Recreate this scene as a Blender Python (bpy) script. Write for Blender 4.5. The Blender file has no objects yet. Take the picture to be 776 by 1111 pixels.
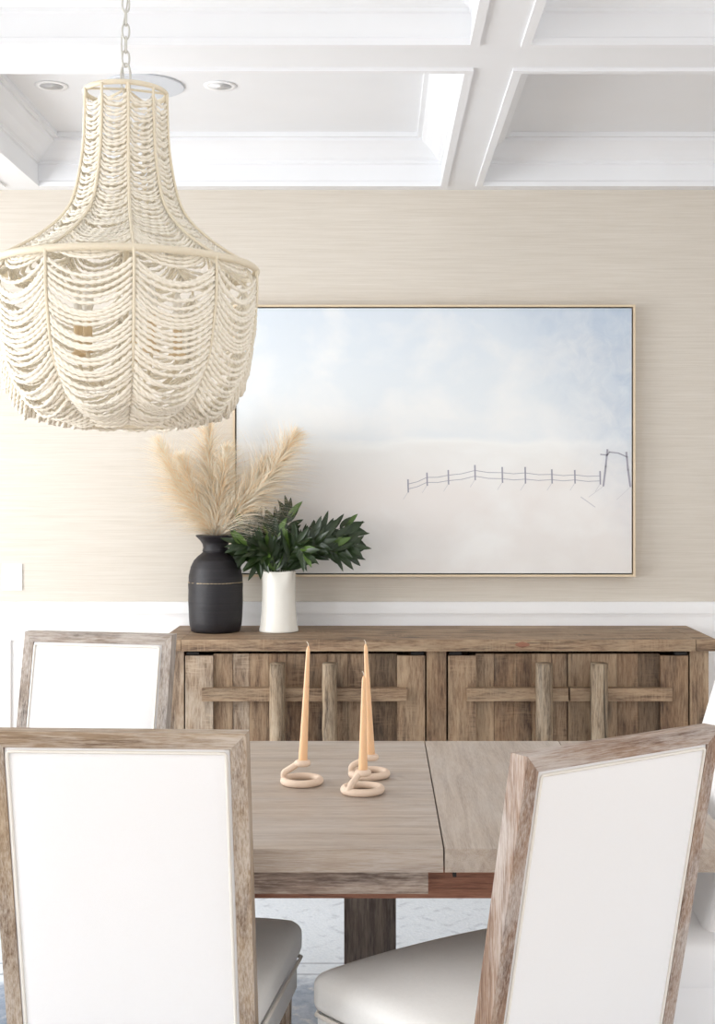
import bpy, bmesh, math, random
from mathutils import Vector, Matrix, noise
random.seed(7)
C = bpy.context.scene.collection
F, VX, VY, H = 1430.0, 411.0, 528.0, 1.475
def X(px, d): return (px-VX)*d/F
def Z(py, d): return H+(VY-py)*d/F
def srgb(r, g, b):
    f = lambda c: (c/255/12.92) if c/255 <= .04045 else ((c/255+.055)/1.055)**2.4
    return (f(r), f(g), f(b), 1)

# ------------------------------------------------------------------ materials
def newmat(name):
    m = bpy.data.materials.new(name); m.use_nodes = True
    nt = m.node_tree; b = nt.nodes['Principled BSDF']
    return m, nt, b
def N(nt, t, **kw):
    n = nt.nodes.new(t)
    for k, v in kw.items():
        if k in n.inputs: n.inputs[k].default_value = v
        else: setattr(n, k, v)
    return n
def ramp(nt, stops, src):
    r = nt.nodes.new('ShaderNodeValToRGB'); e = r.color_ramp.elements
    while len(e) < len(stops): e.new(.5)
    for i, (p, c) in enumerate(stops): e[i].position = p; e[i].color = c
    nt.links.new(src, r.inputs[0]); return r
def mixc(nt, fac, a, b, mode='MIX'):
    m = nt.nodes.new('ShaderNodeMix'); m.data_type = 'RGBA'; m.blend_type = mode
    for v, i in ((fac, 0), (a, 6), (b, 7)):
        if hasattr(v, 'is_output'): nt.links.new(v, m.inputs[i])
        else: m.inputs[i].default_value = v
    return m.outputs[2]
def math_(nt, op, a, b=None, c=None):
    m = nt.nodes.new('ShaderNodeMath'); m.operation = op
    for i, v in enumerate((a, b, c)):
        if v is None: continue
        if hasattr(v, 'is_output'): nt.links.new(v, m.inputs[i])
        else: m.inputs[i].default_value = v
    return m.outputs[0]
def coords(nt, scale, rnd=True):
    tc = N(nt, 'ShaderNodeTexCoord'); mp = N(nt, 'ShaderNodeMapping'); mp.inputs['Scale'].default_value = scale
    nt.links.new(tc.outputs['Object'], mp.inputs['Vector'])
    if rnd:
        oi = N(nt, 'ShaderNodeObjectInfo'); mu = math_(nt, 'MULTIPLY', oi.outputs['Random'], 37.0)
        cx = N(nt, 'ShaderNodeCombineXYZ')
        for k in range(3): nt.links.new(mu, cx.inputs[k])
        nt.links.new(cx.outputs[0], mp.inputs['Location'])
    return mp.outputs[0], tc
def noise_(nt, vec, scale, detail=4, rough=.6, dist=0):
    n = N(nt, 'ShaderNodeTexNoise'); n.inputs['Scale'].default_value = scale; n.inputs['Detail'].default_value = detail
    n.inputs['Roughness'].default_value = rough; n.inputs['Distortion'].default_value = dist
    nt.links.new(vec, n.inputs['Vector']); return n.outputs[0]
def bump(nt, b, h, strength, dist=.002):
    bp = N(nt, 'ShaderNodeBump'); bp.inputs['Strength'].default_value = strength; bp.inputs['Distance'].default_value = dist
    nt.links.new(h, bp.inputs['Height']); nt.links.new(bp.outputs[0], b.inputs['Normal'])
def plain(name, col, rough=.5, metal=0, sheen=0, bumpy=0, bscale=300, spec=.5, emit=None):
    m, nt, b = newmat(name)
    b.inputs['Base Color'].default_value = col; b.inputs['Roughness'].default_value = rough
    b.inputs['Metallic'].default_value = metal; b.inputs['Sheen Weight'].default_value = sheen
    b.inputs['Specular IOR Level'].default_value = spec
    v, _ = coords(nt, (1, 1, 1))
    n = noise_(nt, v, bscale, 3)
    c = mixc(nt, n, tuple(x*.96 for x in col[:3])+(1,), tuple(min(1, x*1.03) for x in col[:3])+(1,))
    nt.links.new(c, b.inputs['Base Color'])
    if bumpy: bump(nt, b, n, bumpy)
    if emit: b.inputs['Emission Color'].default_value = emit[0]; b.inputs['Emission Strength'].default_value = emit[1]
    return m
def wood(name, axis, dark, mid, light, wash=None, washamt=.5, rough=.6, cross=16, fine=18, bumps=.5, knots=False, saw=0):
    m, nt, b = newmat(name)
    sc = [cross]*3; sc['XYZ'.index(axis)] = 1.1
    v, tc = coords(nt, sc)
    n1 = noise_(nt, v, 2.2, 6, .62, .6)
    n2 = noise_(nt, v, fine, 4, .7)
    t = math_(nt, 'ADD', math_(nt, 'MULTIPLY', n1, .62), math_(nt, 'MULTIPLY', n2, .38))
    col = ramp(nt, [(.37, dark), (.5, mid), (.63, light)], t).outputs[0]
    if wash:
        sw = [5]*3; sw['XYZ'.index(axis)] = 1.6
        v2, _ = coords(nt, sw)
        n3 = noise_(nt, v2, 2.5, 5, .65, .3)
        n4 = math_(nt, 'ADD', math_(nt, 'MULTIPLY', n3, .6), math_(nt, 'MULTIPLY', n2, .4))
        f = ramp(nt, [(.44, (0, 0, 0, 1)), (.62, (washamt,)*3+(1,))], n4).outputs[0]
        col = mixc(nt, f, col, wash)
    if knots:
        v3, _ = coords(nt, (5, 5, 5))
        sk = [7]*3; sk['XYZ'.index(axis)] = 2.6
        v3, _ = coords(nt, sk)
        vo = N(nt, 'ShaderNodeTexVoronoi'); vo.inputs['Scale'].default_value = 1.0; nt.links.new(v3, vo.inputs['Vector'])
        k = ramp(nt, [(.07, (1, 1, 1, 1)), (.20, (0, 0, 0, 1))], vo.outputs['Distance']).outputs[0]
        k2 = math_(nt, 'MULTIPLY', k, .75)
        col = mixc(nt, k2, col, tuple(x*.35 for x in dark[:3])+(1,))
    h = n2
    if knots:
        sq = [34]*3; sq['XYZ'.index(axis)] = 1.5
        vq, _ = coords(nt, sq)
        nq = noise_(nt, vq, 1.0, 5, .6, .8)
        cr = ramp(nt, [(.30, (.85, .85, .85, 1)), (.37, (0, 0, 0, 1))], nq).outputs[0]
        col = mixc(nt, cr, col, tuple(x*.3 for x in dark[:3])+(1,))
        h = math_(nt, 'SUBTRACT', n2, math_(nt, 'MULTIPLY', cr, .8))
    if saw:
        sv = [14]*3; sv['XYZ'.index(axis)] = 130
        v4, _ = coords(nt, sv)
        n5 = noise_(nt, v4, 1.0, 2, .5)
        v5, _ = coords(nt, (6, 6, 6)); msk = ramp(nt, [(.5, (0, 0, 0, 1)), (.62, (1, 1, 1, 1))], noise_(nt, v5, 1.1, 2)).outputs[0]
        s5 = math_(nt, 'MULTIPLY', math_(nt, 'MULTIPLY', ramp(nt, [(.45, (0, 0, 0, 1)), (.6, (1, 1, 1, 1))], n5).outputs[0], msk), saw)
        col = mixc(nt, s5, col, light)
    nt.links.new(col, b.inputs['Base Color']); b.inputs['Roughness'].default_value = rough
    bump(nt, b, h, bumps, .003)
    return m

chair_cols = (srgb(110, 86, 64), srgb(156, 132, 106), srgb(190, 168, 142))
M = {}
for ax in 'XZ':
    M['chair'+ax] = wood('weathered_oak_'+ax, ax, *chair_cols, wash=srgb(208, 198, 188), washamt=.7, cross=20, bumps=.6)
    M['red'+ax] = wood('rosy_oak_'+ax, ax, srgb(108, 80, 62), srgb(154, 125, 104), srgb(184, 160, 140), wash=srgb(208, 199, 192), washamt=.85, cross=20, bumps=.6)
    M['grey'+ax] = wood('greyed_oak_'+ax, ax, srgb(96, 84, 76), srgb(146, 130, 116), srgb(184, 170, 156), wash=srgb(205, 198, 192), washamt=.6, cross=14)
    M['side'+ax] = wood('reclaimed_pine_'+ax, ax, srgb(88, 66, 49), srgb(144, 117, 91), srgb(178, 151, 121), wash=srgb(176, 158, 132), washamt=.4, cross=9, knots=True, saw=.35)
M['sideA'] = wood('reclaimed_plank_brown', 'Z', srgb(68, 49, 36), srgb(124, 96, 71), srgb(160, 131, 101), wash=srgb(160, 142, 118), washamt=.35, cross=8, knots=True, saw=.5)
M['sideB'] = wood('reclaimed_plank_grey', 'Z', srgb(94, 76, 61), srgb(153, 130, 107), srgb(192, 171, 147), wash=srgb(192, 180, 164), washamt=.6, cross=8, saw=.7)
M['sideC'] = wood('reclaimed_plank_dark', 'Z', srgb(52, 38, 27), srgb(94, 73, 53), srgb(128, 103, 78), wash=srgb(136, 118, 96), washamt=.35, cross=8, knots=True, saw=.5)
M['log'] = wood('rough_log', 'Z', srgb(74, 58, 42), srgb(146, 125, 100), srgb(184, 163, 136), wash=srgb(182, 168, 148), washamt=.5, cross=12, bumps=1, knots=True)
tc_ = (srgb(150, 132, 116), srgb(172, 155, 139), srgb(188, 173, 158))
M['tableX'] = wood('brushed_oak_X', 'X', *tc_, wash=srgb(192, 186, 182), washamt=.45, cross=22, fine=22, rough=.42, bumps=.25)
M['tableY'] = wood('brushed_oak_Y', 'Y', *tc_, wash=srgb(190, 184, 178), washamt=.35, cross=22, fine=22, rough=.42, bumps=.25)
M['apron'] = wood('table_apron_wood', 'X', srgb(92, 74, 64), srgb(140, 120, 106), srgb(176, 158, 142), wash=srgb(196, 184, 172), washamt=.6, cross=14)
M['redwood'] = wood('reddish_runner_wood', 'X', srgb(96, 56, 40), srgb(140, 92, 70), srgb(164, 118, 94), cross=14, knots=True)
M['column'] = wood('dark_trestle_wood', 'Z', srgb(66, 54, 48), srgb(104, 88, 78), srgb(136, 120, 106), wash=srgb(150, 138, 128), washamt=.5, cross=14, knots=True)
M['leather'] = plain('white_leather', srgb(243, 241, 237), .42, bumpy=.12, bscale=120)
M['linen'] = plain('cream_linen', srgb(245, 243, 242), .85, sheen=.2, bumpy=.15, bscale=700)
M['piping'] = plain('cream_piping', srgb(238, 232, 222), .7)
M['white'] = plain('white_paint', srgb(248, 248, 248), .45, bscale=4)
M['ceil'] = plain('ceiling_paint', srgb(237, 238, 240), .7, bscale=3)
M['speaker'] = plain('speaker_grille', srgb(214, 218, 224), .7, bumpy=.3, bscale=900)
M['black'] = plain('blackened_iron', srgb(28, 24, 22), .5, .3)
M['brass'] = plain('pale_brass', srgb(214, 190, 150), .4, .3)
M['gold'] = plain('champagne_frame', srgb(226, 206, 176), .38, .25)
M['candle'] = plain('peach_wax', srgb(238, 193, 148), .42, bscale=12)
M['candle'].node_tree.nodes['Principled BSDF'].inputs['Subsurface Weight'].default_value = .15
M['candle'].node_tree.nodes['Principled BSDF'].inputs['Subsurface Radius'].default_value = (.01, .006, .003)
M['wick'] = plain('cotton_wick', srgb(238, 228, 212), .9)
M['clay'] = plain('blush_clay', srgb(226, 202, 180), .75, bumpy=.2, bscale=150)
M['ceramic'] = plain('white_glazed_ceramic', srgb(240, 236, 226), .12, bscale=10)
M['rope'] = plain('cream_cord', srgb(251, 243, 227), .8)
M['ribm'] = plain('wrapped_beige_metal', srgb(232, 220, 196), .6, bumpy=.3, bscale=500)
M['chain'] = plain('pale_chain_metal', srgb(206, 204, 196), .35, .4)
M['sleeve'] = plain('candle_sleeve', srgb(232, 205, 165), .5)
M['glass'] = plain('frosted_bulb', srgb(245, 240, 230), .2)
M['leaf'] = plain('dark_green_leaf', srgb(33, 50, 19), .36, bscale=25)
M['leaf2'] = plain('mid_green_leaf', srgb(82, 108, 46), .36, bscale=25)
M['stem'] = plain('green_stem', srgb(70, 84, 44), .6)
M['pampas'] = plain('blond_plume', srgb(255, 246, 228), .9, bscale=20)
M['pampas2'] = plain('golden_plume', srgb(249, 220, 180), .9, bscale=20)
M['reed'] = plain('dry_reed', srgb(206, 172, 122), .8)
M['mark'] = plain('grey_paint_stroke', srgb(166, 164, 174), .8)
M['markl'] = plain('pale_grey_paint_stroke', srgb(208, 206, 208), .8)

# dark turned vase with fine rings
m, nt, b = newmat('charred_wood_vase'); M['charred'] = m
v, _ = coords(nt, (2, 2, 90), False); n = noise_(nt, v, 1.5, 5, .7)
nt.links.new(ramp(nt, [(.3, srgb(12, 10, 14)), (.6, srgb(26, 22, 27)), (.8, srgb(48, 38, 34))], n).outputs[0], b.inputs['Base Color'])
b.inputs['Roughness'].default_value = .5; bump(nt, b, n, .6, .003)
# grasscloth
m, nt, b = newmat('grasscloth_wallpaper'); M['grass'] = m
v, _ = coords(nt, (3.5, 3.5, 260), False); n = noise_(nt, v, 1.6, 4, .7)
v2, _ = coords(nt, (1.6, 1.6, 70), False); n2 = noise_(nt, v2, 1.4, 3, .6)
t = math_(nt, 'ADD', math_(nt, 'MULTIPLY', n, .6), math_(nt, 'MULTIPLY', n2, .4))
nt.links.new(ramp(nt, [(.3, srgb(203, 194, 181)), (.5, srgb(214, 206, 194)), (.7, srgb(223, 216, 206))], t).outputs[0], b.inputs['Base Color'])
b.inputs['Roughness'].default_value = .75; bump(nt, b, n, .35, .002)
# canvas
m, nt, b = newmat('painted_canvas'); M['canvas'] = m
tc = N(nt, 'ShaderNodeTexCoord'); sep = N(nt, 'ShaderNodeSeparateXYZ'); nt.links.new(tc.outputs['Object'], sep.inputs[0])
v, _ = coords(nt, (1.2, 1, 3.5), False); n = noise_(nt, v, 1.6, 5, .55, .4)
zz = math_(nt, 'ADD', math_(nt, 'MULTIPLY', sep.outputs[2], .82), math_(nt, 'MULTIPLY', math_(nt, 'SUBTRACT', n, .5), .14))
base = ramp(nt, [(.0, srgb(232, 228, 224)), (.3, srgb(237, 231, 226)), (.45, srgb(238, 236, 232)), (.475, srgb(243, 243, 240)), (.50, srgb(233, 236, 237)), (.66, srgb(228, 233, 236)), (1, srgb(214, 223, 232))], zz).outputs[0]
v, _ = coords(nt, (1.4, 1, 1.8), False); n = noise_(nt, v, 2.1, 4, .5, .2)
base = mixc(nt, ramp(nt, [(.46, (0, 0, 0, 1)), (.66, (.7, .7, .7, 1))], n).outputs[0], base, srgb(243, 242, 239))
# bluer corner at the upper right, its own colour of the painting
v, _ = coords(nt, (5, 1, 5), False); n = noise_(nt, v, 2.5, 5, .6, .8)
cx = math_(nt, 'ADD', sep.outputs[0], math_(nt, 'MULTIPLY', sep.outputs[2], .55))
f = math_(nt, 'MULTIPLY', ramp(nt, [(.0, (0, 0, 0, 1)), (1, (1, 1, 1, 1))], math_(nt, 'MULTIPLY', math_(nt, 'SUBTRACT', cx, 1.75), 2.2)).outputs[0], n)
base = mixc(nt, f, base, srgb(168, 186, 208))
nt.links.new(base, b.inputs['Base Color']); b.inputs['Roughness'].default_value = .7
# rug
m, nt, b = newmat('distressed_rug'); M['rug'] = m
tc = N(nt, 'ShaderNodeTexCoord'); sep = N(nt, 'ShaderNodeSeparateXYZ'); nt.links.new(tc.outputs['Object'], sep.inputs[0])
v, _ = coords(nt, (1, 1, 1), False)
n = noise_(nt, v, 5, 6, .7); nf = noise_(nt, v, 90, 3, .6)
u = math_(nt, 'ABSOLUTE', math_(nt, 'SUBTRACT', math_(nt, 'FRACT', math_(nt, 'MULTIPLY', sep.outputs[0], 4.3)), .5))
w = math_(nt, 'ABSOLUTE', math_(nt, 'SUBTRACT', math_(nt, 'FRACT', math_(nt, 'MULTIPLY', sep.outputs[1], 4.3)), .5))
dd = math_(nt, 'ADD', math_(nt, 'ADD', u, w), math_(nt, 'MULTIPLY', math_(nt, 'SUBTRACT', nf, .5), .12))
lines = math_(nt, 'PINGPONG', math_(nt, 'MULTIPLY', dd, 5.0), 1.0)
lm = math_(nt, 'MULTIPLY', ramp(nt, [(.62, (0, 0, 0, 1)), (.85, (1, 1, 1, 1))], lines).outputs[0], ramp(nt, [(.48, (0, 0, 0, 1)), (.62, (1, 1, 1, 1))], noise_(nt, v, 14, 5, .7)).outputs[0])
field = mixc(nt, nf, srgb(128, 140, 158), srgb(176, 186, 200))
field = mixc(nt, ramp(nt, [(.45, (0, 0, 0, 1)), (.62, (1, 1, 1, 1))], n).outputs[0], field, srgb(196, 202, 210))
field = mixc(nt, math_(nt, 'MULTIPLY', lm, .8), field, srgb(226, 222, 216))
edge = mixc(nt, nf, srgb(206, 214, 222), srgb(234, 237, 240))
edge = mixc(nt, math_(nt, 'MULTIPLY', lm, .35), edge, srgb(140, 146, 158))
k = ramp(nt, [(.4, (0, 0, 0, 1)), (.6, (1, 1, 1, 1))], math_(nt, 'ADD', math_(nt, 'MULTIPLY', math_(nt, 'SUBTRACT', math_(nt, 'ABSOLUTE', sep.outputs[1]), .80), 4.0), math_(nt, 'MULTIPLY', n, 1.0))).outputs[0]
colr = mixc(nt, k, field, edge)
st = math_(nt, 'PINGPONG', math_(nt, 'MULTIPLY', math_(nt, 'ABSOLUTE', sep.outputs[1]), 22.0), 1.0)
band = math_(nt, 'MULTIPLY', ramp(nt, [(.8, (0, 0, 0, 1)), (.95, (1, 1, 1, 1))], st).outputs[0],
             math_(nt, 'MULTIPLY', math_(nt, 'COMPARE', math_(nt, 'ABSOLUTE', sep.outputs[1]), .90, .07), math_(nt, 'MULTIPLY', n, 1.1)))
colr = mixc(nt, band, colr, srgb(118, 122, 134))
nt.links.new(colr, b.inputs['Base Color']); b.inputs['Roughness'].default_value = .95; bump(nt, b, nf, .6, .004)
M['floor'] = wood('oak_floorboards', 'X', srgb(150, 120, 88), srgb(178, 148, 114), srgb(198, 170, 136), cross=9, rough=.4, bumps=.15)

# ------------------------------------------------------------------ helpers
def link(name, me, parent=None):
    o = bpy.data.objects.new(name, me); C.objects.link(o)
    if parent: o.parent = parent
    return o
def obj(name, bm, mat, parent=None, smooth=False, bev=0, seg=2, loc=None, rot=None):
    if bev:
        es = [e for e in bm.edges if len(e.link_faces) == 2 and e.calc_face_angle(0) > .5]
        bmesh.ops.bevel(bm, geom=es, offset=bev, segments=seg, affect='EDGES', profile=.6, clamp_overlap=True)
    bmesh.ops.recalc_face_normals(bm, faces=bm.faces[:])
    me = bpy.data.meshes.new(name); bm.to_mesh(me); bm.free()
    for mm in (mat if isinstance(mat, (list, tuple)) else [mat]): me.materials.append(mm)
    if smooth:
        for p in me.polygons: p.use_smooth = True
    o = link(name, me, parent)
    if loc: o.location = loc
    if rot: o.rotation_euler = rot
    return o
def tag(o, label, cat, group=None):
    o['label'] = label; o['category'] = cat
    if group: o['group'] = group
    return o
def thing(name, label, cat, loc=(0, 0, 0), rz=0, group=None):
    o = link(name, None); o.location = loc; o.rotation_euler = (0, 0, rz)
    return tag(o, label, cat, group)
def struct(o): o['kind'] = 'structure'; return o
def box(bm, x0, x1, y0, y1, z0, z1, mi=0, f=None):
    vs = [bm.verts.new(Vector(p)) for p in ((x0,y0,z0),(x1,y0,z0),(x1,y1,z0),(x0,y1,z0),(x0,y0,z1),(x1,y0,z1),(x1,y1,z1),(x0,y1,z1))]
    if f:
        for v in vs: v.co = Vector(f(v.co))
    for q in ((3,2,1,0),(4,5,6,7),(0,1,5,4),(1,2,6,5),(2,3,7,6),(3,0,4,7)):
        bm.faces.new([vs[i] for i in q]).material_index = mi
def B(*a, **k): bm = bmesh.new(); box(bm, *a, **k); return bm
def prism(bm, pts, f0, f1):
    a = [bm.verts.new(f0(*p)) for p in pts]; b_ = [bm.verts.new(f1(*p)) for p in pts]; n = len(pts)
    bm.faces.new(a); bm.faces.new(b_[::-1])
    for i in range(n): bm.faces.new([a[i], b_[i], b_[(i+1) % n], a[(i+1) % n]])
def rbox(sx, sy, sz, r, n=8, fn=None):
    """rounded box centred on origin, optional deform"""
    bm = bmesh.new(); r = min(r, sx/2-1e-4, sy/2-1e-4, sz/2-1e-4)
    ts = [-1, -.93, -.85, -.7] + [-.5+i/(n) for i in range(n+1)] + [.7, .85, .93, 1]
    m_ = len(ts)
    cache = {}
    def V(a, b_, c):
        p = Vector((a*sx/2, b_*sy/2, c*sz/2)); k = (round(p.x, 5), round(p.y, 5), round(p.z, 5))
        if k in cache: return cache[k]
        q = Vector((max(-sx/2+r, min(sx/2-r, p.x)), max(-sy/2+r, min(sy/2-r, p.y)), max(-sz/2+r, min(sz/2-r, p.z))))
        d = p-q
        if d.length > 1e-9:
            pp = q+d.normalized()*r
        else: pp = p
        if fn: pp = Vector(fn(pp))
        cache[k] = bm.verts.new(pp); return cache[k]
    for ax in range(3):
        for s in (-1, 1):
            for i in range(m_-1):
                for j in range(m_-1):
                    q = []
                    for (a, b_) in ((ts[i], ts[j]), (ts[i+1], ts[j]), (ts[i+1], ts[j+1]), (ts[i], ts[j+1])):
                        c = [0, 0, 0]; c[ax] = s; c[(ax+1) % 3] = a; c[(ax+2) % 3] = b_; q.append(V(*c))
                    if len(set(q)) == 4:
                        try: bm.faces.new(q)
                        except ValueError: pass
    return bm
def lathe(bm, prof, seg=48, cx=0, cy=0, fn=None, cap=True):
    rings = []
    for r, z in prof:
        ring = []
        for i in range(seg):
            a = 2*math.pi*i/seg; p = Vector((cx+r*math.cos(a), cy+r*math.sin(a), z))
            if fn: p = Vector(fn(p, a))
            ring.append(bm.verts.new(p))
        rings.append(ring)
    for a, b_ in zip(rings, rings[1:]):
        for i in range(seg): bm.faces.new([a[i], a[(i+1) % seg], b_[(i+1) % seg], b_[i]])
    if cap:
        bm.faces.new(rings[0][::-1]); bm.faces.new(rings[-1])
def sweep(bm, pts, rad, seg=8, closed=False, twist=0, asp=1.0, capends=True):
    """tube along pts, rad number or list; twist radians per metre for oval section asp"""
    n = len(pts); pts = [Vector(p) for p in pts]
    up = Vector((0, 0, 1)); prev = None; rings = []; L = 0
    for i, p in enumerate(pts):
        if closed: t = pts[(i+1) % n]-pts[i-1]
        else: t = pts[min(i+1, n-1)]-pts[max(i-1, 0)]
        t.normalize()
        if prev is None:
            a = up.cross(t)
            if a.length < .1: a = Vector((1, 0, 0)).cross(t)
            a.normalize()
        else:
            a = prev-t*prev.dot(t)
            a.normalize()
        prev = a.copy(); b_ = t.cross(a)
        if i: L += (pts[i]-pts[i-1]).length
        r = rad[i] if isinstance(rad, (list, tuple)) else rad
        ring = []
        for k in range(seg):
            th = 2*math.pi*k/seg
            u_, v_ = r*math.cos(th), r*asp*math.sin(th)
            c, s = math.cos(twist*L), math.sin(twist*L)
            ring.append(bm.verts.new(p+a*(u_*c-v_*s)+b_*(u_*s+v_*c)))
        rings.append(ring)
    m_ = n if closed else n-1
    for i in range(m_):
        A, B_ = rings[i], rings[(i+1) % n]
        for k in range(seg): bm.faces.new([A[k], A[(k+1) % seg], B_[(k+1) % seg], B_[k]])
    if not closed and capends:
        bm.faces.new(rings[0][::-1]); bm.faces.new(rings[-1])
def catmull(P, per=8, closed=False):
    P = [Vector(p) for p in P]; n = len(P); out = []
    for i in range(n if closed else n-1):
        g = (lambda j: P[j % n]) if closed else (lambda j: P[max(0, min(n-1, j))])
        p0, p1, p2, p3 = g(i-1), g(i), g(i+1), g(i+2)
        for k in range(per):
            t = k/per
            out.append(.5*((2*p1)+(-p0+p2)*t+(2*p0-5*p1+4*p2-p3)*t*t+(-p0+3*p1-3*p2+p3)*t**3))
    if not closed: out.append(P[-1])
    return out

# ------------------------------------------------------------------ room shell
WY = 5.85; XL, XR = -3.1, 3.3; YB = -2.2
RAIL_T, RAIL_B, PAN_T = Z(652.5, WY), Z(665, WY), Z(694, WY)
struct(obj('floor', B(XL-.1, XR+.1, YB, WY+.1, -.06, 0), M['floor']))
struct(obj('wall_back', B(XL-.1, XR+.1, WY, WY+.12, 0, 3.1), M['grass']))
bm = bmesh.new(); box(bm, XR, XR+.12, YB, .4, 0, 3.1); box(bm, XR, XR+.12, 4.4, WY, 0, 3.1); box(bm, XR, XR+.12, .4, 4.4, 2.6, 3.1); box(bm, XR, XR+.12, .4, 4.4, 0, .3)  # unseen right wall, its opening added to let in fill light
struct(obj('wall_right', bm, M['grass']))
bm = bmesh.new()
for y in (.4, 1.7, 3.03, 4.33): box(bm, XR-.02, XR+.1, y, y+.07, .3, 2.6)
struct(obj('window_3', bm, M['white']))  # made-up window uprights in the opening added for fill light
# left wall with two window openings
wins = [(.2, 2.2), (3.0, 5.15)]; wz = (.35, 2.55)
bm = bmesh.new(); x0, x1 = XL-.12, XL
box(bm, x0, x1, YB, WY, 0, wz[0]); box(bm, x0, x1, YB, WY, wz[1], 3.1)
ys = [YB] + [q for w_ in wins for q in w_] + [WY]
for a, c in zip(ys[::2], ys[1::2]): box(bm, x0, x1, a, c, wz[0], wz[1])
struct(obj('wall_left', bm, M['grass']))
for i, (a, c) in enumerate(wins):
    bm = bmesh.new(); t = .07
    box(bm, XL-.1, XL+.02, a, c, wz[0], wz[0]+t); box(bm, XL-.1, XL+.02, a, c, wz[1]-t, wz[1])
    for y in (a, c-t, (a+c)/2-t/2): box(bm, XL-.1, XL+.02, y, y+t, wz[0]+t, wz[1]-t)
    struct(obj('window_%d' % (i+1), bm, M['white']))
# wainscot on the back wall
bm = bmesh.new()
box(bm, XL, XR, WY-.030, WY, RAIL_B, RAIL_T); box(bm, XL, XR, WY-.022, WY, RAIL_B-.012, RAIL_B)
struct(obj('trim_1', bm, M['white'], bev=.003))
bm = bmesh.new()
box(bm, XL, XR, WY-.006, WY, 0, RAIL_B-.012)
pw = 1.05; xs = -1.63
box(bm, XL, XR, WY-.018, WY-.006, PAN_T, RAIL_B-.012); box(bm, XL, XR, WY-.018, WY-.006, 0, .26)
k = XL
for xc in (-2.72, -1.58-.1, -.55, .48, 1.51, 2.54):
    box(bm, xc-.05, xc+.05, WY-.018, WY-.006, .26, PAN_T)
struct(obj('trim_2', bm, M['white'], bev=.002))
struct(obj('baseboard_back', B(XL, XR, WY-.03, WY-.018, 0, .14), M['white'], bev=.003))

# coffered ceiling
ZB, ZC = 2.792, 2.991
xg = [(-5.2, -3.42), (-3.16-.09, -1.653), (-1.485, .277), (.4455, 2.21), (2.375, 3.3)]
xg = [(XL, -1.653), (-1.485, .277), (.4455, 2.21), (2.375, XR)]
yg = [(-1.35, .233), (.493, 2.07), (2.33, 3.907), (4.167, 5.74)]
bm = bmesh.new()
box(bm, XL-.12, XR+.12, YB, WY+.12, ZC, ZC+.1)
xe = [XL-.0] ; 
gapsx = [(xg[i][1], xg[i+1][0]) for i in range(3)]
gapsy = [(YB, yg[0][0])]+[(yg[i][1], yg[i+1][0]) for i in range(3)]+[(yg[-1][1], WY)]
for a, c in gapsy: box(bm, XL, XR, a, c, ZB, ZC)
for a, c in gapsx:
    for y0, y1 in yg: box(bm, a, c, y0, y1, ZB, ZC)
struct(obj('ceiling', bm, M['ceil']))
prof = [(-.022, ZB+.002), (-.022, ZB-.010), (.006, ZB-.010), (.006, ZB+.012), (.002, ZB+.016), (.002, ZB+.085), (.010, ZB+.088), (.010, ZB+.100), (.022, ZB+.106),
        (.03, ZB+.112), (.05, ZB+.135), (.078, ZB+.158), (.092, ZB+.166), (.092, ZB+.178), (.112, ZB+.178), (.112, ZC)]
n_ = 3
for x0, x1 in xg:
    for y0, y1 in yg:
        bm = bmesh.new(); loops = []
        for o_, z in prof:
            loops.append([bm.verts.new((x, y, z)) for x, y in ((x0+o_, y0+o_), (x1-o_, y0+o_), (x1-o_, y1-o_), (x0+o_, y1-o_))])
        for a, c in zip(loops, loops[1:]):
            for i in range(4): bm.faces.new([a[i], a[(i+1) % 4], c[(i+1) % 4], c[i]])
        struct(obj('trim_%d' % n_, bm, M['ceil'])); n_ += 1
# recessed ceiling fixtures
def downlight(x, label):
    t = thing('recessed_light', label, 'ceiling light', (x, 4.98, ZC), 0)
    bm = bmesh.new(); lathe(bm, [(.045, -.001), (.062, -.001), (.062, -.003), (.046, -.0045), (.044, -.004)], 40, cap=False)
    obj('trim_ring', bm, M['white'], t, smooth=True)
    bm = bmesh.new(); lathe(bm, [(.0445, -.004), (.03, -.0015), (.001, -.001)], 40)
    obj('lens', bm, M['white'], t, smooth=True)
downlight(X(239, 4.98), 'small round white recessed light to the right of the big round ceiling speaker')
downlight(X(56, 4.98), 'small round white recessed light at the far left of the coffered ceiling')
bm = bmesh.new(); lathe(bm, [(.148, -.0005), (.15, -.004), (.147, -.007), (.001, -.007)], 64)
tag(obj('ceiling_speaker', bm, M['speaker'], loc=(-.885, 4.98, ZC), smooth=False), 'large flat round pale grey speaker cover in the ceiling behind the chandelier', 'speaker')
# wall plate
t = thing('switch_plate', 'small white square wall switch plate above the chair rail, at left', 'switch', (X(13.5, WY), WY, Z(626, WY)))
obj('plate', B(-.044, .044, -.007, 0, -.058, .058), M['white'], t, bev=.002)
for s in (-1, 1): obj('rocker', B(s*.021-.014, s*.021+.014, -.010, -.007, -.033, .033), M['white'], t, bev=.001)
# rug
rug = obj('area_rug', B(-2.6, 2.0, -1.8, 1.8, 0, .008), M['rug'], loc=(0, 3.1, 0.0005))
tag(rug, 'distressed pale blue-grey patterned rug on the floor under the table', 'rug')

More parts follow.
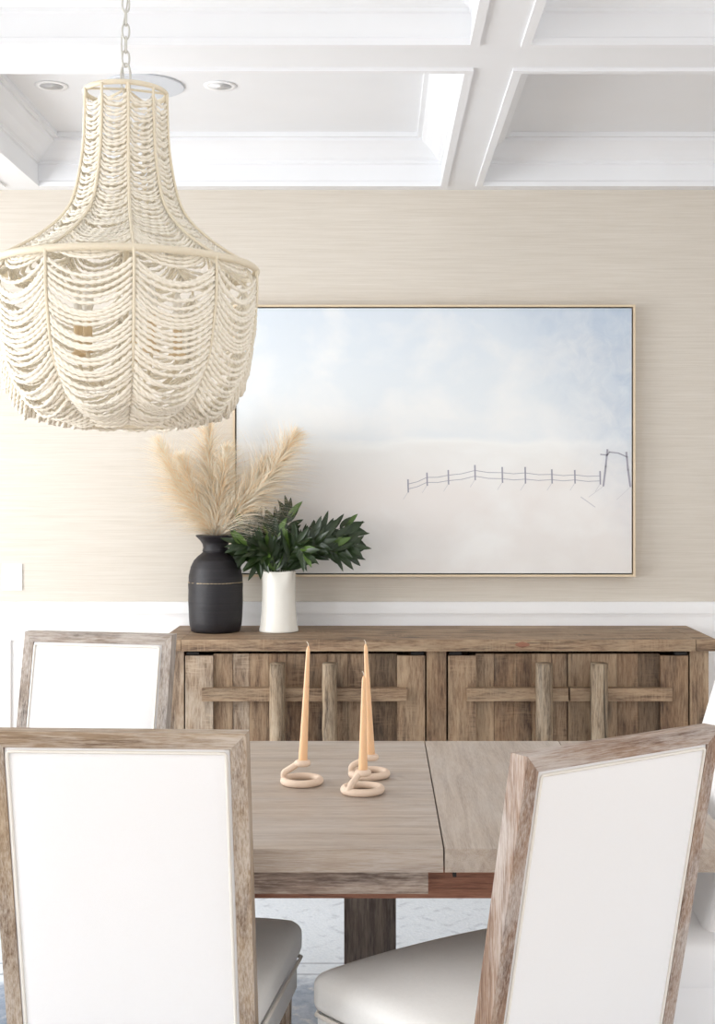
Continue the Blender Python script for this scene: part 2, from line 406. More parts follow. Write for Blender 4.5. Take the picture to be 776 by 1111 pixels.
# ------------------------------------------------------------------ sideboard
SBX, SBY = .24, 5.30
sb = thing('sideboard', 'long rustic reclaimed wood sideboard with four plank doors against the wall', 'sideboard', (SBX, 5.565, 0))
def sx(px): return X(px, 5.325)-SBX
yo = -5.565
L_, R_ = -.88-SBX, 1.36-SBX
bm = bmesh.new()
box(bm, L_+.085, R_-.085, 5.30+yo, 5.385+yo, .813, .860); box(bm, L_+.085, R_-.085, 5.388+yo, 5.60+yo, .813, .860); box(bm, L_+.085, R_-.085, 5.603+yo, 5.83+yo, .813, .860)
obj('top', bm, M['sideX'], sb, bev=.002)
for a, c in ((L_, L_+.083), (R_-.083, R_)): obj('top_end', B(a, c, 5.302+yo, 5.83+yo, .813, .860), M['sideX'], sb, bev=.002)
bm = bmesh.new(); kx, kz = X(567, 5.3)-SBX, Z(699.5, 5.3)
prism(bm, [(kx+.030*math.cos(q)*abs(math.cos(q)), kz+.012*math.sin(q)) for q in [2*math.pi*j/16 for j in range(16)]], lambda x, z: Vector((x, 5.2992+yo, z)), lambda x, z: Vector((x, 5.301+yo, z)))
obj('knot', bm, M['redwood'], sb)
bl, br = -.85-SBX, 1.333-SBX
bm = bmesh.new()
box(bm, bl, bl+.03, 5.345+yo, 5.81+yo, .0, .813); box(bm, br-.03, br, 5.345+yo, 5.81+yo, .0, .813)
box(bm, bl+.03, br-.03, 5.79+yo, 5.81+yo, .06, .813); box(bm, bl+.03, br-.03, 5.36+yo, 5.79+yo, .09, .12); box(bm, bl+.03, br-.03, 5.40+yo, 5.79+yo, .40, .42)
obj('carcass', bm, M['sideA'], sb)
obj('corner_post', B(bl, sx(199.5), 5.325+yo, 5.40+yo, 0, .813), M['sideB'], sb, bev=.003)
obj('corner_post', B(sx(748.8), br, 5.325+yo, 5.40+yo, 0, .813), M['sideZ'], sb, bev=.003)
obj('middle_post', B(sx(463), sx(484.3), 5.325+yo, 5.40+yo, .02, .813), M['sideA'], sb, bev=.003)
obj('plinth', B(sx(199.5), sx(748.8), 5.33+yo, 5.36+yo, .02, .088), M['sideX'], sb, bev=.003)
def door(p0, p1, outer, bar, post, mats):
    """outer: -1 stile at left, +1 at right"""
    a, c = sx(p0), sx(p1); bm = bmesh.new(); st = .112
    i0, i1 = (a+st, c) if outer < 0 else (a, c-st)
    x = i0; 
    while x < i1-.001:
        w_ = random.uniform(.065, .105); x2 = min(i1, x+w_)
        if i1-x2 < .04: x2 = i1
        d_ = random.uniform(0, .004)
        box(bm, x+.0006, x2-.0006, 5.343+d_+yo, 5.372+yo, .10, .797, random.randrange(3)); x = x2
    d = obj('door', bm, mats, sb, bev=.0015, seg=1)
    s0, s1 = (a, a+st) if outer < 0 else (c-st, c)
    obj('stile', B(s0, s1, 5.326+yo, 5.350+yo, .10, .792), mats[0], d, bev=.003)
    obj('crossbar', B(sx(bar[0]), sx(bar[1]), 5.298+yo, 5.343+yo, .612, .664), M['sideX'], d, bev=.004)
    obj('crossbar', B(sx(bar[0]), sx(bar[1]), 5.298+yo, 5.343+yo, .232, .284), M['sideX'], d, bev=.004)
    # rough, slightly wavy upright pull
    bm = bmesh.new(); pc = sx((post[0]+post[1])/2); hw = (sx(post[1])-sx(post[0]))/2; rings = []
    for k in range(15):
        z = .15+k*(.768-.15)/14; wob = random.uniform(-.0012, .0012); ring = []
        for q in range(12):
            th = 2*math.pi*q/12; cxx, cyy = math.cos(th), math.sin(th)
            rr = 1/max(abs(cxx), abs(cyy))**.9
            ring.append(bm.verts.new((pc+wob+hw*cxx*rr*.95, 5.275+yo+.040*cyy*rr*.95+random.uniform(-.001, .001), z)))
        rings.append(ring)
    for r0, r1 in zip(rings, rings[1:]):
        for q in range(12): bm.faces.new([r0[q], r0[(q+1) % 12], r1[(q+1) % 12], r1[q]])
    bm.faces.new(rings[0][::-1]); bm.faces.new(rings[-1])
    obj('pull', bm, M['log'], d, smooth=True)
    hx = s0+.03 if outer < 0 else s1-.03
    for z in (.800, .094): obj('hinge', B(hx-.025, hx+.025, 5.33+yo, 5.36+yo, z-.005, z+.006), M['black'], d)
door(201, 330.6, -1, (220, 330.2), (293.5, 310.5), [M['sideB'], M['sideA'], M['sideZ']])
door(331.4, 461.2, 1, (331.8, 441), (350, 366.5), [M['sideZ'], M['sideC'], M['sideA']])
door(486.4, 616.2, -1, (506, 615.8), (580, 598), [M['sideZ'], M['sideA'], M['sideZ']])
door(617.2, 747, 1, (617.8, 728), (638.7, 657), [M['sideA'], M['sideC'], M['sideZ']])

# ------------------------------------------------------------------ painting
PD = 5.81
pt = thing('framed_painting', 'large framed pale blue landscape painting with a thin grey fence on the wall', 'painting', (X(253, PD), PD, Z(625.5, PD)))
PW, PH = X(689, PD)-X(253, PD), Z(331, PD)-Z(625.5, PD)
fw = .009
bm = bmesh.new()
for a, c, z0, z1 in ((0, fw, 0, PH), (PW-fw, PW, 0, PH), (fw, PW-fw, 0, fw), (fw, PW-fw, PH-fw, PH)): box(bm, a, c, -.012, .035, z0, z1)
obj('frame', bm, M['gold'], pt, bev=.001)
obj('backing', B(fw, PW-fw, .022, .035, fw, PH-fw), M['black'], pt)
g = .006
cv = obj('canvas', B(fw+g, PW-fw-g, -.006, .022, fw+g, PH-fw-g), M['canvas'], pt, bev=.0015)
def P2(cx, cy): return (X(420+cx/2.771, PD)-X(253, PD), Z(470+cy/2.771, PD)-Z(625.5, PD))
def stroke(bm, pts, w):
    for (x0, z0), (x1, z1) in zip(pts, pts[1:]):
        a, c = Vector((x0, z0)), Vector((x1, z1)); d = (c-a).normalized(); n = Vector((-d.y, d.x))*w/2
        a = a-d*w*.3; c = c+d*w*.3
        q = [a+n, a-n, c-n*.9, c+n*.9]
        fr = [bm.verts.new((p.x, -.0068, p.y)) for p in q]; bk = [bm.verts.new((p.x, -.0055, p.y)) for p in q]
        bm.faces.new(fr); bm.faces.new(bk[::-1])
        for i in range(4): bm.faces.new([fr[i], bk[i], bk[(i+1) % 4], fr[(i+1) % 4]])
posts = [(63,140,177),(120,120,157),(184,112,153),(264,97,140),(346,103,148),(415,103,150),(495,110,150),(564,112,150),(640,115,153)]
bm = bmesh.new()
for x, a, c in posts: stroke(bm, [P2(x, a), P2(x+1, c)], .0068)
for fr_ in (.35, .75):
    ln = []
    for i, (x, a, c) in enumerate(posts):
        ln.append(P2(x, a+(c-a)*fr_))
        if i < 8:
            x2, a2, c2 = posts[i+1]; ln.append(P2((x+x2)/2, ((a+a2)/2+((c+c2)/2-(a+a2)/2)*fr_)+3))
    stroke(bm, ln, .0026)
stroke(bm, [P2(662, 50), P2(657, 100), P2(650, 158)], .0085); stroke(bm, [P2(719, 58), P2(724, 110), P2(731, 160)], .0085)
stroke(bm, [P2(642, 64), P2(662, 66), P2(668, 57), P2(695, 60), P2(722, 72)], .0055)
obj('painted_fence', bm, M['mark'], cv)
bm = bmesh.new()
bm.free()
for pts_, w_ in [([P2(x, c), P2(x-14, c+22)], .0022) for x, a, c in posts]+[([P2(650, 160), P2(606, 192)], .002), ([P2(583, 192), P2(625, 222)], .004), ([P2(731, 162), P2(690, 200)], .002)]:
    bm = bmesh.new(); stroke(bm, pts_, w_); obj('painted_shadow_line', bm, M['markl'], cv)

# ------------------------------------------------------------------ table
T0, T1, TL, TR = 2.60, 3.705, -1.83, .72
tb = thing('dining_table', 'greige brushed oak extension dining table with trestle base on the rug', 'dining table', (-.55, 3.15, 0))
ox, oy = .55, -3.15
def tbx(x0, x1, y0, y1, z0, z1): return B(x0+ox, x1+ox, y0+oy, y1+oy, z0, z1)
obj('table_top', tbx(-1.62, .1275, T0, T1, .714, .76), M['tableX'], tb, bev=.002)
obj('leaf', tbx(.1305, .504, T0, T1, .714, .76), M['tableY'], tb, bev=.002)
obj('breadboard_end', tbx(.5065, TR, T0, T1, .714, .76), M['tableY'], tb, bev=.002)
obj('breadboard_end', tbx(TL, -1.6225, T0, T1, .714, .76), M['tableY'], tb, bev=.002)
for y in (2.612, 3.66): obj('apron', tbx(-1.66, .098, y, y+.03, .668, .714), M['apron'], tb, bev=.002)
for y in (2.68, 3.585): obj('runner', tbx(-1.6, .58, y, y+.035, .638, .714), M['redwood'], tb, bev=.002)
obj('cross_rail', tbx(.56, .595, 2.715, 3.585, .645, .714), M['apron'], tb, bev=.002)
obj('latch', tbx(X(490.8, 2.63), X(494.6, 2.63), 2.604, 2.63, .7035, .714), M['black'], tb, bev=.001)
for xc in (-.02, -1.08):
    bm = bmesh.new()
    box(bm, xc-.060+ox, xc+.060+ox, 3.05+oy, 3.25+oy, .09, .64); 
    tr = obj('trestle', bm, M['column'], tb, bev=.004)
    obj('foot', tbx(xc-.06, xc+.06, 2.80, 3.50, .012, .09), M['column'], tr, bev=.006)
    obj('bearer', tbx(xc-.05, xc+.05, 2.72, 3.58, .64, .713), M['column'], tr, bev=.004)

# ------------------------------------------------------------------ framed dining chairs
def rear(z): return -.25-.2*(z-.45)
def make_chair(label, loc, rz, tone='chair'):
    t = thing('dining_chair', label, 'chair', loc, rz, None)
    MX, MZ = M[tone+'X'], M[tone+'Z']
    W, ztop, zb, fw, th = .24, 1.027, .345, .030, .042
    f0 = lambda x, z: Vector((x, rear(z), z)); f1 = lambda x, z: Vector((x, rear(z)+th, z))
    def pr(name, pts, mat):
        bm = bmesh.new(); prism(bm, pts, f0, f1); return obj(name, bm, mat, t, bev=.0028)
    for s in (-1, 1):
        pr('back_post', [(s*W, zb), (s*W, ztop), (s*(W-fw), ztop-fw), (s*(W-fw), zb)], MZ)
    pr('top_rail', [(-W, ztop), (W, ztop), (W-fw, ztop-fw), (-W+fw, ztop-fw)], MX)
    pr('bottom_rail', [(-W+fw, zb), (W-fw, zb), (W-fw, zb+.04), (-W+fw, zb+.04)], MX)
    # upholstered back, slightly domed front and rear
    hw, z0, z1 = W-fw+.0005, zb+.0405, ztop-fw+.0005
    zc = (z0+z1)/2
    def dm(p):
        u_ = 1-(abs(p.x)/hw)**4; v_ = 1-(abs(p.z)/((z1-z0)/2))**6
        k = max(0, u_)*max(0, v_)
        y = p.y*(1+.25*k)
        z = p.z+zc
        return (p.x, rear(z)+th/2+y, z)
    pad = obj('back_pad', rbox(2*hw, .040, z1-z0, .006, 10, dm), M['linen'], t, smooth=True)
    for sgn in (-1, 1):
        bm = bmesh.new(); e = .008
        loop = [(-hw+e, z0+e), (hw-e, z0+e), (hw-e, z1-e), (-hw+e, z1-e)]
        pts = []
        for i in range(4):
            a, c = loop[i], loop[(i+1) % 4]
            for k in range(0, 17):
                q = k/16
                if k == 0: q = .006
                if k == 16: q = .994
                pts.append((a[0]+(c[0]-a[0])*q, a[1]+(c[1]-a[1])*q))
        pts = [Vector((x, rear(z)+th/2+sgn*.0215, z)) for x, z in pts]
        sweep(bm, pts, .0030, 6, closed=True)
        obj('piping', bm, M['piping'], pad, smooth=True)
    # seat
    sy0, sy1, zs0, zs1 = -.225, .262, .405, .478
    def st(p):
        y = p.y+(sy0+sy1)/2; q = (y-sy0)/(sy1-sy0)
        hwq = .232+.040*q
        x = p.x/.25*hwq
        d = max(0, 1-(abs(p.x)/.25)**2.5)*max(0, 1-(abs(p.y)/.2435)**3)
        z = p.z+(zs0+zs1)/2
        if p.z > 0: z += .028*d + .012*q
        if y > 0: y += .012*(1-(p.x/.25)**2)*q
        bulge = 1+.018*math.cos(p.z/.0365*1.4)
        return (x*bulge, y, z)
    seat = obj('seat', rbox(.50, sy1-sy0, zs1-zs0, .026, 10, st), M['leather'], t, smooth=True)
    bm = bmesh.new(); pts = []
    cs = [(-.236, sy0+.004), (.236, sy0+.004), (.275, sy1), (-.275, sy1)]
    for i in range(4):
        a, c = cs[i], cs[(i+1) % 4]
        for k in range(1, 20):
            q = k/20; x, y = a[0]+(c[0]-a[0])*q, a[1]+(c[1]-a[1])*q
            if i == 2: y += .012*(1-(x/.275)**2)
            pts.append((x, y, zs0+.004))
    sweep(bm, pts, .0045, 6, closed=True); obj('piping', bm, M['piping'], seat, smooth=True)
    bm = bmesh.new()
    box(bm, -.262, .262, -.218, .250, .335, .4045, f=lambda p: (p.x*(.88+.12*(p.y+.218)/.468), p.y, p.z))
    obj('seat_frame', bm, M['leather'], t, bev=.004)
    def leg(x, y, dy):
        bm = bmesh.new()
        def f(p):
            q = (.40-p.z)/.40; s = 1-.35*max(0, q)
            return (x+(p.x)*s, y+p.y*s+dy*max(0, q), p.z)
        box(bm, -.021, .021, -.021, .021, .009, .335 if dy == 0 else .344, f=f); obj('leg', bm, MZ, t, bev=.002)
    for s in (-1, 1): leg(s*.232, .222, 0); leg(s*.219, -.208, -.05)
    return t
make_chair('white dining chair seen squarely from behind, pushed up to the table at lower left', (-.461, 2.765, 0), math.radians(-3))
make_chair('white dining chair with reddish weathered frame, pulled out and turned, at lower right', (.234, 2.623, 0), math.radians(35.0), 'red')
make_chair('white dining chair with greyish frame on the far side, before the sideboard end', (-.924, 3.712, 0), math.radians(168.5), 'grey')

# fully upholstered host chair at the table's right end
hc = thing('host_chair', 'fully upholstered white chair at the right end of the table, mostly cut off', 'chair', (.452, 3.15, 0), math.radians(90))
def hb(p):
    z = p.z+.725; y0 = -.25-.3*(z-.45)
    return (p.x*(1+.05*(z-.5)), y0-.055+p.y, z)
obj('backrest', rbox(.50, .11, .70, .035, 10, hb), M['linen'], hc, smooth=True)
def hs(p):
    d = max(0, 1-(abs(p.x)/.25)**2.5)*max(0, 1-(abs(p.y)/.20)**3)
    return (p.x-.02, p.y-.205, p.z+.43+(.02*d if p.z > 0 else 0))
obj('seat', rbox(.56, .40, .12, .03, 8, hs), M['linen'], hc, smooth=True)
obj('skirt', B(-.298, .255, -.400, -.012, .02, .40), M['linen'], hc, bev=.006)
for sx_ in (-1, 1):
    for sy_ in (-.37, -.05): obj('leg', B(sx_*.215-.02, sx_*.215+.02, sy_-.02, sy_+.02, .009, .02), M['chairZ'], hc, bev=.002)

# ------------------------------------------------------------------ candle holders and candles
def holder(px, py, ang, label, small_at, cand, hz, clab):
    s = (py-VY)/(H-.7695); d = F/s; x = (px-VX)/s
    R, tr = .043, .0092
    pts = []; up = small_at[2]-.76
    n = 40
    for k in range(n):                              # big base ring, nearly closed
        a = ang+math.radians(8)+k/(n-1)*math.radians(345)
        pts.append(Vector((R*math.cos(a), R*math.sin(a), tr)))
    bm = bmesh.new(); sweep(bm, [Vector((R*math.cos(2*math.pi*k/48), R*math.sin(2*math.pi*k/48), tr)) for k in range(48)], tr, 12, closed=True)
    # riser from the ring up to the collar
    sxl, syl = small_at[0]-x, small_at[1]-d
    e = Vector((R*math.cos(ang), R*math.sin(ang), tr))
    r2 = .0118; cdir = Vector((e.x-sxl, e.y-syl, 0)).normalized()
    q = Vector((sxl, syl, up))
    tang = Vector((-math.sin(ang), math.cos(ang), 0))
    a2 = math.atan2(cdir.y, cdir.x)
    path = [e-tang*.022+Vector((-.004*math.cos(ang), 0, -.001)), e-tang*.006+Vector((0, 0, .003)), e*.99+Vector((0, 0, .018)), e*.86+(q-e)*.12+Vector((0, 0, .022))]
    path.append(q+cdir*(r2+.006)+Vector((0, 0, -.006)))
    for k in range(0, 11):
        a = a2+k/10*math.radians(330)
        path.append(q+Vector((r2*math.cos(a), r2*math.sin(a), 0)))
    sweep(bm, catmull(path, 5), tr*.86, 12)
    h = obj('candle_holder', bm, M['clay'], loc=(x, d, .7602), smooth=True)
    tag(h, label, 'candle holder')
    ch, lx, ly = cand
    t = thing('taper_candle', clab, 'candle', (x+sxl, d+syl, .7602+up-.004))
    bm = bmesh.new(); prof = [(.0095, 0), (.0108, .012)]+[(.0108-.0062*(k/12)**1.0, .012+(ch-.024)*k/12) for k in range(1, 13)]+[(.0038, ch-.006), (.0016, ch)]
    lathe(bm, prof, 24, fn=lambda p, a: (p.x+lx*p.z/ch, p.y+ly*p.z/ch, p.z))
    obj('wax', bm, M['candle'], t, smooth=True)
    bm = bmesh.new(); sweep(bm, catmull([(lx, ly, ch-.004), (lx, ly, ch+.003), (lx-.002, ly, ch+.008), (lx-.004, ly, ch+.010)], 4), .0009, 6)
    obj('wick', bm, M['wick'], t)
s1 = F/3.167
holder(327.7, 846.5, math.radians(180), 'looped pinkish clay candle holder standing alone, leftmost of three', (X(328.5, 3.167), 3.167, .811), (.285, .0135, 0), 0, 'tall peach taper candle standing alone, left of the other two')
holder(393.6, 856, math.radians(232), 'looped pinkish clay candle holder nearest the front edge of the table', (X(394, 3.075), 3.068, .809), (.230, .002, 0), 0, 'shortest peach taper candle, in the front holder')
holder(400.7, 839, math.radians(188), 'looped pinkish clay candle holder behind and right of the front one', (X(402.5, 3.243), 3.25, .808), (.283, -.013, 0), 0, 'tall peach taper candle right behind the shortest candle')

# ------------------------------------------------------------------ vases
VD = 5.60; VS = F/VD
v1x = X(234, VD)
v1 = thing('dark_vase', 'tall black ringed wooden urn vase with flared neck on the sideboard', 'vase', (v1x, VD, .8602))
pr = [(.094, 0), (.104, .006), (.110, .03), (.115, .10), (.1155, .20), (.113, .24), (.105, .275), (.092, .302), (.073, .322), (.058, .333), (.054, .338), (.057, .342), (.054, .347), (.053, .362), (.057, .375), (.070, .392), (.082, .402), (.084, .408), (.080, .410), (.070, .400), (.052, .380), (.048, .34), (.06, .31)]
prr = []
for i, (a, c) in enumerate(zip(pr, pr[1:])):
    for k in range(4): prr.append((a[0]+(c[0]-a[0])*k/4, a[1]+(c[1]-a[1])*k/4))
prr = [(r+.0007*math.sin(z*420), z) for r, z in prr]
bm = bmesh.new(); lathe(bm, prr, 64); obj('body', bm, M['charred'], v1, smooth=True)
bm = bmesh.new()
for k in range(46):
    a = 2*math.pi*k/46
    if random.random() < .8:
        pts = [Vector((.1168*math.cos(a+q*.035), .1168*math.sin(a+q*.035), .2105+random.uniform(-.001, .001))) for q in range(4)]
        sweep(bm, pts, .0011, 5)
obj('wire_band', bm, M['brass'], v1)
v2x = X(302.6, VD)
bm = bmesh.new()
pr = [(.076, 0), (.083, .002), (.084, .008), (.079, .03), (.074, .08), (.0715, .14), (.0705, .20), (.071, .245), (.0725, .256), (.069, .257), (.067, .245), (.066, .14), (.064, .1)]
def spout(p, a):
    da = (a-math.radians(-52)+math.pi) % (2*math.pi)-math.pi
    k = math.exp(-(da/.28)**2)*max(0, (p.z-.17)/.087)**1.3 if p.z > .17 else 0
    return (p.x*(1+.30*k), p.y*(1+.30*k), p.z+.004*k)
prr = []
for a, c in zip(pr, pr[1:]):
    for k in range(4): prr.append((a[0]+(c[0]-a[0])*k/4, a[1]+(c[1]-a[1])*k/4))
lathe(bm, prr, 72, fn=spout)
tag(obj('white_vase', bm, M['ceramic'], loc=(v2x, VD, .8602), smooth=True), 'white glazed ceramic pitcher vase with small pouring lip, holding dark green leaves', 'vase')

# leafy stems
def leaf(bm, base, d, up, L, w, mi):
    d = d.normalized(); side = d.cross(up); 
    if side.length < .1: side = d.cross(Vector((1, 0, 0)))
    side.normalize(); nrm = side.cross(d).normalized()
    n = 7; rows = []
    for i in range(n+1):
        t = i/n; ww = w*.5*(math.sin(math.pi*min(1, t**.8))**.8) if 0 < t < 1 else .0006
        c = base+d*L*t-nrm*(L*.16*t*t)
        rows.append([bm.verts.new(c+side*ww+nrm*ww*.35), bm.verts.new(c), bm.verts.new(c-side*ww+nrm*ww*.35)])
    for a, c in zip(rows, rows[1:]):
        for k in range(2): bm.faces.new([a[k], a[k+1], c[k+1], c[k]]).material_index = mi
VC = Vector((v2x, VD, .8602))
def stempath(px, py, dy, bend):
    s = F/(VD+dy); end = Vector(((px-VX)/s, VD+dy, H-(py-VY)/s))-VC
    st = Vector((end.x*.10, dy*.1, .06)); rim = Vector((max(-.05, min(.05, end.x*.28)), max(-.045, min(.045, dy*.35)), .262))
    mid = (rim+end)/2+Vector((0, 0, bend))
    return catmull([st, rim, mid, end], 8)
specs = [(262, 572, -.02, .03), (276, 566, .05, .03), (293, 572, .02, .02), (313, 562, .03, .0), (262, 590, -.06, .03), (262, 604, -.02, .04),
         (350, 577, .0, .02), (374, 572, .04, .045), (378, 580, -.02, .05), (380, 593, -.06, .045), (375, 600, .0, .055), (345, 590, -.09, .03), (322, 588, -.10, .02), (284, 592, -.11, .03), (300, 583, -.03, .0), (330, 600, -.12, .05), (280, 610, -.12, .06), (270, 581, .02, .03), (300, 570, .06, .02), (338, 583, .05, .02), (360, 590, .03, .04), (290, 600, -.13, .03), (315, 592, -.04, .0), (366, 600, -.07, .05)]
for i, (px, py, dy, bd) in enumerate(specs):
    P = stempath(px, py, dy, bd)
    t = thing('leafy_stem', 'dark green leafy stem standing in the white vase', 'leafy stem', VC, 0, 'leafy stems in the white vase')
    bm = bmesh.new(); sweep(bm, P, [.0024-.0014*k/len(P) for k in range(len(P))], 6); obj('stem', bm, M['stem'], t, smooth=True)
    bm = bmesh.new(); n = len(P); side = 1
    for k in range(int(n*.34), n, 2):
        d0 = (P[min(k+1, n-1)]-P[k-1]).normalized()
        for q in (0, 1):
            side = -side
            perp = d0.cross(Vector((0, -1, .15))).normalized()*side
            dirv = d0*random.uniform(.7, 1.05)+perp*random.uniform(.45, .85)+Vector((0, random.uniform(-.35, .2), random.uniform(-.05, .15)))
            upv = Vector((random.uniform(-.5, .5), -1, random.uniform(0, .9)))
            leaf(bm, P[k], dirv, upv, random.uniform(.066, .100), random.uniform(.022, .031), 1 if random.random() < .12 else 0)
    leaf(bm, P[-1], P[-1]-P[-3], Vector((.2, -1, .3)), .09, .024, 0)
    if i == 3: leaf(bm, P[-1], Vector((-.1, 0, 1)), Vector((.5, -1, 0)), .10, .026, 0)
    obj('foliage', bm, [M['leaf'], M['leaf2']], t, smooth=True)

# pampas plumes
VP = Vector((v1x, VD, .8602))
def plume(px, py, dy, bend, wid, label, npx=900):
    s = F/(VD+dy); end = Vector(((px-VX)/s, VD+dy, H-(py-VY)/s))-VP
    st = Vector((end.x*-.1, 0, .32)); rim = Vector((end.x*.08, dy*.15, .415))
    P = catmull([st, rim, rim+(end-rim)*.5+Vector((bend, 0, .01)), end], 14)
    t = thing('pampas_plume', label, 'pampas grass', VP, 0, None)
    bm = bmesh.new(); sweep(bm, P, [.0025-.0018*k/len(P) for k in range(len(P))], 6); obj('stem', bm, M['reed'], t)
    bm = bmesh.new(); n = len(P)
    for _ in range(npx):
        q = random.random()*.97; k = 13+q*(n-14); i = min(int(k), n-2); fr = k-i
        p = P[i].lerp(P[i+1], fr); d0 = (P[i+1]-P[i]).normalized()
        env = math.sin(math.pi*min(1, max(.05, (q*.92+.08)))**.75)**.7
        ang = random.uniform(0, 2*math.pi); a = d0.orthogonal().normalized(); b_ = d0.cross(a)
        out = a*math.cos(ang)+b_*math.sin(ang)
        L = random.uniform(.05, .135)*(.38+.72*env)
        spread = random.uniform(.2, 1.15)**1.1*wid*1.15*(.35+.65*env)
        pts = []; m_ = 5
        droop = random.uniform(.1, .35)
        for j in range(m_+1):
            u_ = j/m_
            pts.append(p+(d0*(u_*.85)+out*spread*(u_**.8))*L+Vector((math.copysign(.25, end.x)*u_*u_*L*.5, 0, -droop*u_*u_*L)))
        for pp in pts: pp.y = min(pp.y, .168+random.uniform(-.006, .006))
        wv = out.cross(d0).normalized(); mi = 0 if random.random() < .62 else 1
        w0 = random.uniform(.0006, .0013)
        prev = None
        for j, pp in enumerate(pts):
            ww = w0*(1-.8*j/m_)
            cur = (bm.verts.new(pp+wv*ww), bm.verts.new(pp+out*ww*.8), bm.verts.new(pp-wv*ww))
            if prev:
                bm.faces.new([prev[0], prev[1], cur[1], cur[0]]).material_index = mi
                bm.faces.new([prev[1], prev[2], cur[2], cur[1]]).material_index = mi
            prev = cur
    obj('plume', bm, [M['pampas'], M['pampas2']], t)
plume(172, 478, 0, -.03, 1.45, 'blond pampas plume leaning furthest left out of the black vase', 2100)
plume(196, 496, -.06, -.02, 1.5, 'short blond pampas plume low on the left of the black vase', 2100)
plume(226, 456, .02, -.01, 1.5, 'upright blond pampas plume rising straight from the black vase', 2600)
plume(247, 486, -.05, .0, 1.5, 'blond pampas plume rising just right of the upright one', 2100)
plume(322, 470, .0, .03, 1.7, 'blond pampas plume leaning furthest right over the painting', 3600)
plume(290, 500, .05, .02, 1.25, 'low blond pampas plume arching right just above the green leaves', 2700)

# ------------------------------------------------------------------ chandelier
CX, CY = -.6046, 3.15
PROF_U = [(.0957, 2.412), (.0965, 2.352), (.102, 2.264), (.122, 2.162), (.150, 2.109), (.200, 2.062), (.255, 2.025), (.311, 1.995)]
PROF_L = [(.311, 1.992), (.3115, 1.94), (.308, 1.889), (.288, 1.777), (.242, 1.697), (.172, 1.650), (.115, 1.626)]
chd = thing('chandelier', 'large cream rope-draped basket chandelier hanging over the dining table on a chain', 'chandelier', (CX, CY, 0))
def smoothprof(P): return [(v.x, v.z) for v in catmull([(r, 0, z) for r, z in P], 10)]
SU, SL = smoothprof(PROF_U), smoothprof(PROF_L)
def ringo(name, r, z, tr):
    bm = bmesh.new(); sweep(bm, [Vector((r*math.cos(2*math.pi*k/96), r*math.sin(2*math.pi*k/96), z)) for k in range(96)], tr, 10, closed=True)
    return obj(name, bm, M['ribm'], chd, smooth=True)
ringo('top_ring', .0957, 2.414, .006); ringo('middle_ring', .311, 1.993, .0085); ringo('bottom_ring', .113, 1.626, .007)
PH0 = math.radians(-90+14)
def pol(r, a, z): return Vector((r*math.cos(a), r*math.sin(a), z))
for k in range(10):
    a = PH0+k*math.radians(36)
    for P in (SU, SL):
        bm = bmesh.new(); sweep(bm, [pol(r+.005, a, z) for r, z in P], .0034, 8); obj('rib', bm, M['ribm'], chd, smooth=True)
def resample(P, step, off):
    out = []; acc = -off
    for (r0, z0), (r1, z1) in zip(P, P[1:]):
        L = math.hypot(r1-r0, z1-z0); pos = 0
        while acc+(L-pos) >= step:
            pos += step-acc; acc = 0; q = pos/L; out.append((r0+(r1-r0)*q, z0+(z1-z0)*q))
        acc += L-pos
    return out
def rAt(P, z):
    for (r0, z0), (r1, z1) in zip(P, P[1:]):
        if z1 <= z <= z0: return r0+(r1-r0)*((z0-z)/max(1e-6, z0-z1))
    return None
def strand(bm, r, z, a0, sagv, P, rad, upper):
    n = 26; pts = []; dz = random.uniform(-.0015, .0015); sg = sagv*random.choice((.86, .92, 1.0, 1.1, 1.18))
    dl = random.uniform(-.002, .002)
    A, B_ = pol(r, a0, z), pol(r, a0+math.radians(36), z)
    for i in range(n+1):
        t = i/n; k = 1-(2*t-1)**2; k = k**.9
        zz = z-sg*k+dz+dl*(t-.5)*2
        p = A.lerp(B_, t)
        rc = math.hypot(p.x, p.y)
        arc = r+(rc-r)*.5+.002                     # sits between chord and arc
        if upper:
            rs = rAt(P, zz)
            if rs is None: rs = .311
            arc = max(arc, r+(rs-r)*.75*k)
        p = pol(arc if 0 < i < n else r-.001, math.atan2(p.y, p.x), zz)
        pts.append(p)
    sweep(bm, pts, rad, 6, twist=random.choice((1, 1))*2*math.pi/.036, asp=.6)
rest = bmesh.new(); cnt = 0
lowrows = resample(SL, .0132, .0)
uprows = resample(SU, .0118, .008)
order = [0, 9, 8, 1]  # sectors facing the camera
cand = []
for s_ in range(10):
    a0 = PH0+s_*math.radians(36)
    ccos = -math.sin(a0+math.radians(18))
    for i, (r, z) in enumerate(lowrows):
        cand.append((ccos, i, s_, r, z, a0))
cand.sort(key=lambda c: -c[0])
for j, (cc, i, s_, r, z, a0) in enumerate(cand):
    sag = min(.050, max(.012, (z-1.612)*.62))*(r/.311)**.5
    z_ = z-.006
    if j < 100:
        bm = bmesh.new(); strand(bm, r, z_, a0, sag, SL, .0057, False); obj('rope_swag', bm, M['rope'], chd, smooth=True)
    else: strand(rest, r, z_, a0, sag, SL, .0057, False)
for s_ in range(10):
    a0 = PH0+s_*math.radians(36)
    for i, (r, z) in enumerate(uprows):
        if r > .29: continue
        strand(rest, r, z-.004, a0, .016+.026*((r-.09)/.22), SU, .0050, True)
o = obj('rope_swags', rest, M['rope'], chd, smooth=True); o['kind'] = 'stuff'
